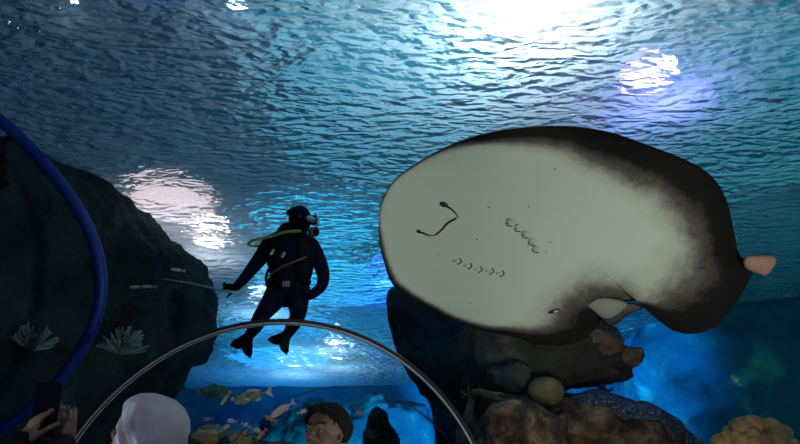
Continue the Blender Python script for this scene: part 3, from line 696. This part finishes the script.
def figure(name, label, hc, yaw, skin, shirt, arms=None, tilt=0, build=1.0):
    """standing person with the head centre at hc; arms = list of (elbow, wrist) points"""
    hc = Vector(hc); root = empty(name, (hc.x, hc.y, 0), label, 'person')
    X = Matrix.Translation(hc) @ Euler((math.radians(tilt), 0, yaw)).to_matrix().to_4x4()
    B = Matrix.Translation((hc.x, hc.y, 0)) @ Matrix.Rotation(yaw, 4, 'Z'); H = hc.z + .117; k = H / 1.72
    mb = MB(); head_mb(mb, X)
    q = lambda x, y, z: B @ Vector((x, y, z * k))
    neck0 = X @ Vector((0, .03, -.05)); 
    mb.tube([neck0, q(0, .045, 1.46), q(0, .05, 1.38)], [.052, .053, .06], 16)
    cl = MB()
    def both(pts, rad, fl=1.0, grow=.012): 
        mb.tube(pts, rad, 16, fl); cl.tube(pts, [r + grow for r in rad], 16, fl)
    def torso(M_, g): 
        for z, rx, ry in ((1.40, .10, .075), (1.34, .165, .09), (1.25, .175, .11), (1.12, .16, .105), (1.0, .145, .10), (.90, .165, .115)): M_.ell(q(0, .04, z), (rx * build + g, ry * build + g, .09), Matrix.Rotation(yaw, 3, 'Z'))
    torso(mb, 0); torso(cl, .014)
    wr = []
    for i, s in enumerate((-1, 1)):
        sh = q(s * .18 * build, .045, 1.385)
        if arms: el, wp = Vector(arms[i][0]), Vector(arms[i][1])
        else: el, wp = q(s * .23, .07, 1.10), q(s * .22, -.02, .86)
        both([q(s * .10, .045, 1.40), sh, sh.lerp(el, .5), el], [.055, .062, .052, .044]); both([el, el.lerp(wp, .4), wp], [.045, .043, .030], 1.0, .010); wr.append((el, wp))
        mb.tube([q(s * .09, .04, .90), q(s * .10, .03, .50), q(s * .10, .05, .10)], [.085, .058, .042], 16)
        mb.ell(q(s * .10, -.01, .04), (.045, .12, .035), Matrix.Rotation(yaw, 3, 'Z'))
    b_ = mb.build('body', skin, root, remesh=.0065, sm=3)
    cl.build('shirt', shirt, root, remesh=.012, sm=4)
    tr = MB()
    for s in (-1, 1): tr.tube([q(s * .085, .04, .95), q(s * .10, .03, .50), q(s * .10, .05, .08)], [.105, .078, .062], 16)
    tr.ell(q(0, .04, .92), (.175 * build, .125 * build, .10), Matrix.Rotation(yaw, 3, 'Z')); tr.build('trousers', 'cloth_black', root, remesh=.014, sm=3)
    for s in (-1, 1): MB().ell(q(s * .10, -.02, .04), (.052, .135, .042), Matrix.Rotation(yaw, 3, 'Z')).build('shoe', 'cloth_black', root)
    face_parts(X, root); return root, X, wr
# the man
YM = math.radians(-29)
man, XM, wr = figure('person', 'black haired young man in the tunnel turning to look left', P(325, 435, 2.6), YM, 'skin', 'cloth_navy', tilt=-4)
for el, wp in wr: hand(wp, wp - el, Matrix.Rotation(YM, 3, 'Z') @ Vector((0, -1, 0)), .18, curlr=.5).build('hand', 'skin', man)
def hairdo(X, parent):
    mb = MB(); R3 = X.to_3x3()
    nu, nv = 60, 30; v = []; f = []
    # scalp cap cut along a hairline, thickness follows tufts
    def rad(th, ph):
        d = Vector((math.sin(th) * math.sin(ph), -math.sin(th) * math.cos(ph), math.cos(th)))
        tuft = .006 * noise.noise(Vector((ph * 5, th * 2, 3))) + .003 * noise.noise(Vector((ph * 22, th * 3, 8)))
        return Vector((d.x * (.096 + tuft), .020 + d.y * (.118 + tuft), .035 + d.z * (.099 + tuft)))
    def lim(ph):
        c_ = math.cos(ph); front = max(0, c_)
        return math.radians(116 - 62 * front ** .6 + (6 if abs(math.sin(ph)) > .9 else 0) - (0 if c_ > 0 else 0) + 6 * max(0, -c_)) 
    for j in range(nv + 1):
        for i in range(nu):
            ph = 2 * math.pi * i / nu; th = lim(ph) * j / nv; p = rad(th, ph)
            v.append(X @ p)
    for j in range(nv):
        for i in range(nu): i2 = (i + 1) % nu; f.append((j * nu + i, j * nu + nu + i, j * nu + nu + i2, j * nu + i2))
    inner = len(v)
    for i in range(nu):
        ph = 2 * math.pi * i / nu; p = rad(lim(ph), ph); c_ = Vector((0, .018, .03)); v.append(X @ (p.lerp(c_, .22)))
    for i in range(nu): i2 = (i + 1) % nu; f.append((nv * nu + i, inner + i, inner + i2, nv * nu + i2))
    mb.add(v, f); o = mb.build('hair', 'hair', parent)
    # fringe and temple tufts
    ft = MB(); rnd = random.Random(3)
    for i in range(46):
        ph = -1.15 + 2.3 * i / 45; th = lim(ph); a = rad(th * .72, ph); b2 = rad(th * 1.0, ph); c2 = rad(th * (1.10 + rnd.uniform(0, .07)), ph + rnd.uniform(-.05, .09))
        ft.tube([X @ a, X @ b2, X @ c2], [.008, .006, .0015], 6)
    ft.build('fringe', 'hair', o)
hairdo(XM, man)
# woman with headscarf
YW = math.radians(-108)
hc = P(142, 437, 1.95)
wom, XW, wr = figure('person', 'woman wearing a pale lilac grey headscarf seen from behind', hc, YW, 'skin', 'cloth_black', tilt=-20, build=.9)
for el, wp in wr: hand(wp, wp - el, Matrix.Rotation(YW, 3, 'Z') @ Vector((0, -1, 0)), .17, curlr=.5).build('hand', 'skin', wom)
def scarf(X, B, parent):
    v = []; f = []; nu = 150; nv = 70
    # rows: from the crown over the head, down the neck to the shoulders
    rows = [(.135, .004, .004, .020), (.132, .035, .04, .02), (.118, .068, .078, .018), (.095, .092, .104, .018), (.06, .105, .122, .018), (.02, .108, .127, .020), (-.02, .106, .124, .024), (-.06, .103, .116, .030), (-.10, .105, .108, .036), (-.14, .125, .110, .042), (-.18, .17, .125, .046), (-.24, .21, .145, .046), (-.32, .225, .155, .046)]
    z_ = [r[0] for r in rows]; ts = np.linspace(0, 1, len(rows))
    for j in range(nv + 1):
        t = j / nv; z = np.interp(t, ts, z_); rx = np.interp(t, ts, [r[1] for r in rows]); ry = np.interp(t, ts, [r[2] for r in rows]); cy = np.interp(t, ts, [r[3] for r in rows])
        for i in range(nu):
            a = 2 * math.pi * i / nu; d = (math.sin(a), -math.cos(a))
            back = .5 - .5 * math.cos(a)      # 0 in front, 1 at the back
            am = min(1, max(0, (t - .22) / .4))
            w1 = (a - math.pi) * 5.5 + z * 34; fo = am * (.009 * (1 - abs(math.sin(w1)) * 2) + .004 * (1 - abs(math.sin(w1 * 1.7 + 1)) * 2))
            px_, py_ = d[0] * (rx + fo), cy + d[1] * (ry + fo)
            if -.105 < z < .075:   # face opening: the cloth lies back from the face
                g = max(0, 1 - (a if a < math.pi else 2 * math.pi - a) / 1.25); k = min(1, (z + .105) / .03, (.075 - z) / .03)
                py_ += .070 * k * min(1, g * 1.8)
            q_ = Vector((px_, py_, z + .002 * math.sin(a * 5))); kk = min(1, max(0, (-.08 - z) / .10)); v.append((X @ q_).lerp(B @ q_, kk))
    for j in range(nv):
        for i in range(nu): i2 = (i + 1) % nu; f.append((j * nu + i, j * nu + nu + i, j * nu + nu + i2, j * nu + i2))
    f.append(tuple(range(nu)))
    o = MB().add(v, f).build('headscarf', 'hijab', parent); s_ = o.modifiers.new('thick', 'SOLIDIFY'); s_.thickness = .003; s_.offset = -1
scarf(XW, Matrix.Translation(XW.translation) @ Matrix.Rotation(YW, 4, 'Z'), wom)
# photographer: only the raised hands show
hl = P(24, 444, 1.72); hr = P(62, 446, 1.78)
hh = Vector((-1.10, 1.12, 1.5))
pho, XP, wr = figure('person', 'photographer in black sleeves raising both hands to a phone, bottom left corner', hh, math.radians(180), 'skin_dark', 'cloth_black',
                     arms=[(Vector((hr.x + .03, 1.42, 1.17)), hr), (Vector((hl.x - .12, 1.38, 1.17)), hl)], build=.85)
hairdo(XP, pho)
hand(hl, (.30, .05, 1), (.8, -.6, 0), .165, curlr=-.95, spread=.05).build('hand', 'skin_dark', pho, remesh=.003, sm=3)
hand(hr, (-.12, .05, 1), (-.8, -.6, 0), .165, curlr=.9, spread=.05).build('hand', 'skin_dark', pho, remesh=.003, sm=3)
ph = MB().box((0, 0, 0), (.037, .005, .076)).build('phone', 'phone', None, False, bevel=.004, xf=Matrix.Translation(P(46, 409, 1.76)) @ Euler((math.radians(8), 0, 0)).to_matrix().to_4x4())
T(ph, 'black phone held upright between two raised hands, bottom left', 'phone')
MB().box((0, -.0053, 0), (.034, .0004, .071)).build('screen', 'screen', ph, False, xf=ph.matrix_world @ Matrix.Translation(P(46, 409, 1.76)) @ Euler((math.radians(8), 0, 0)).to_matrix().to_4x4())
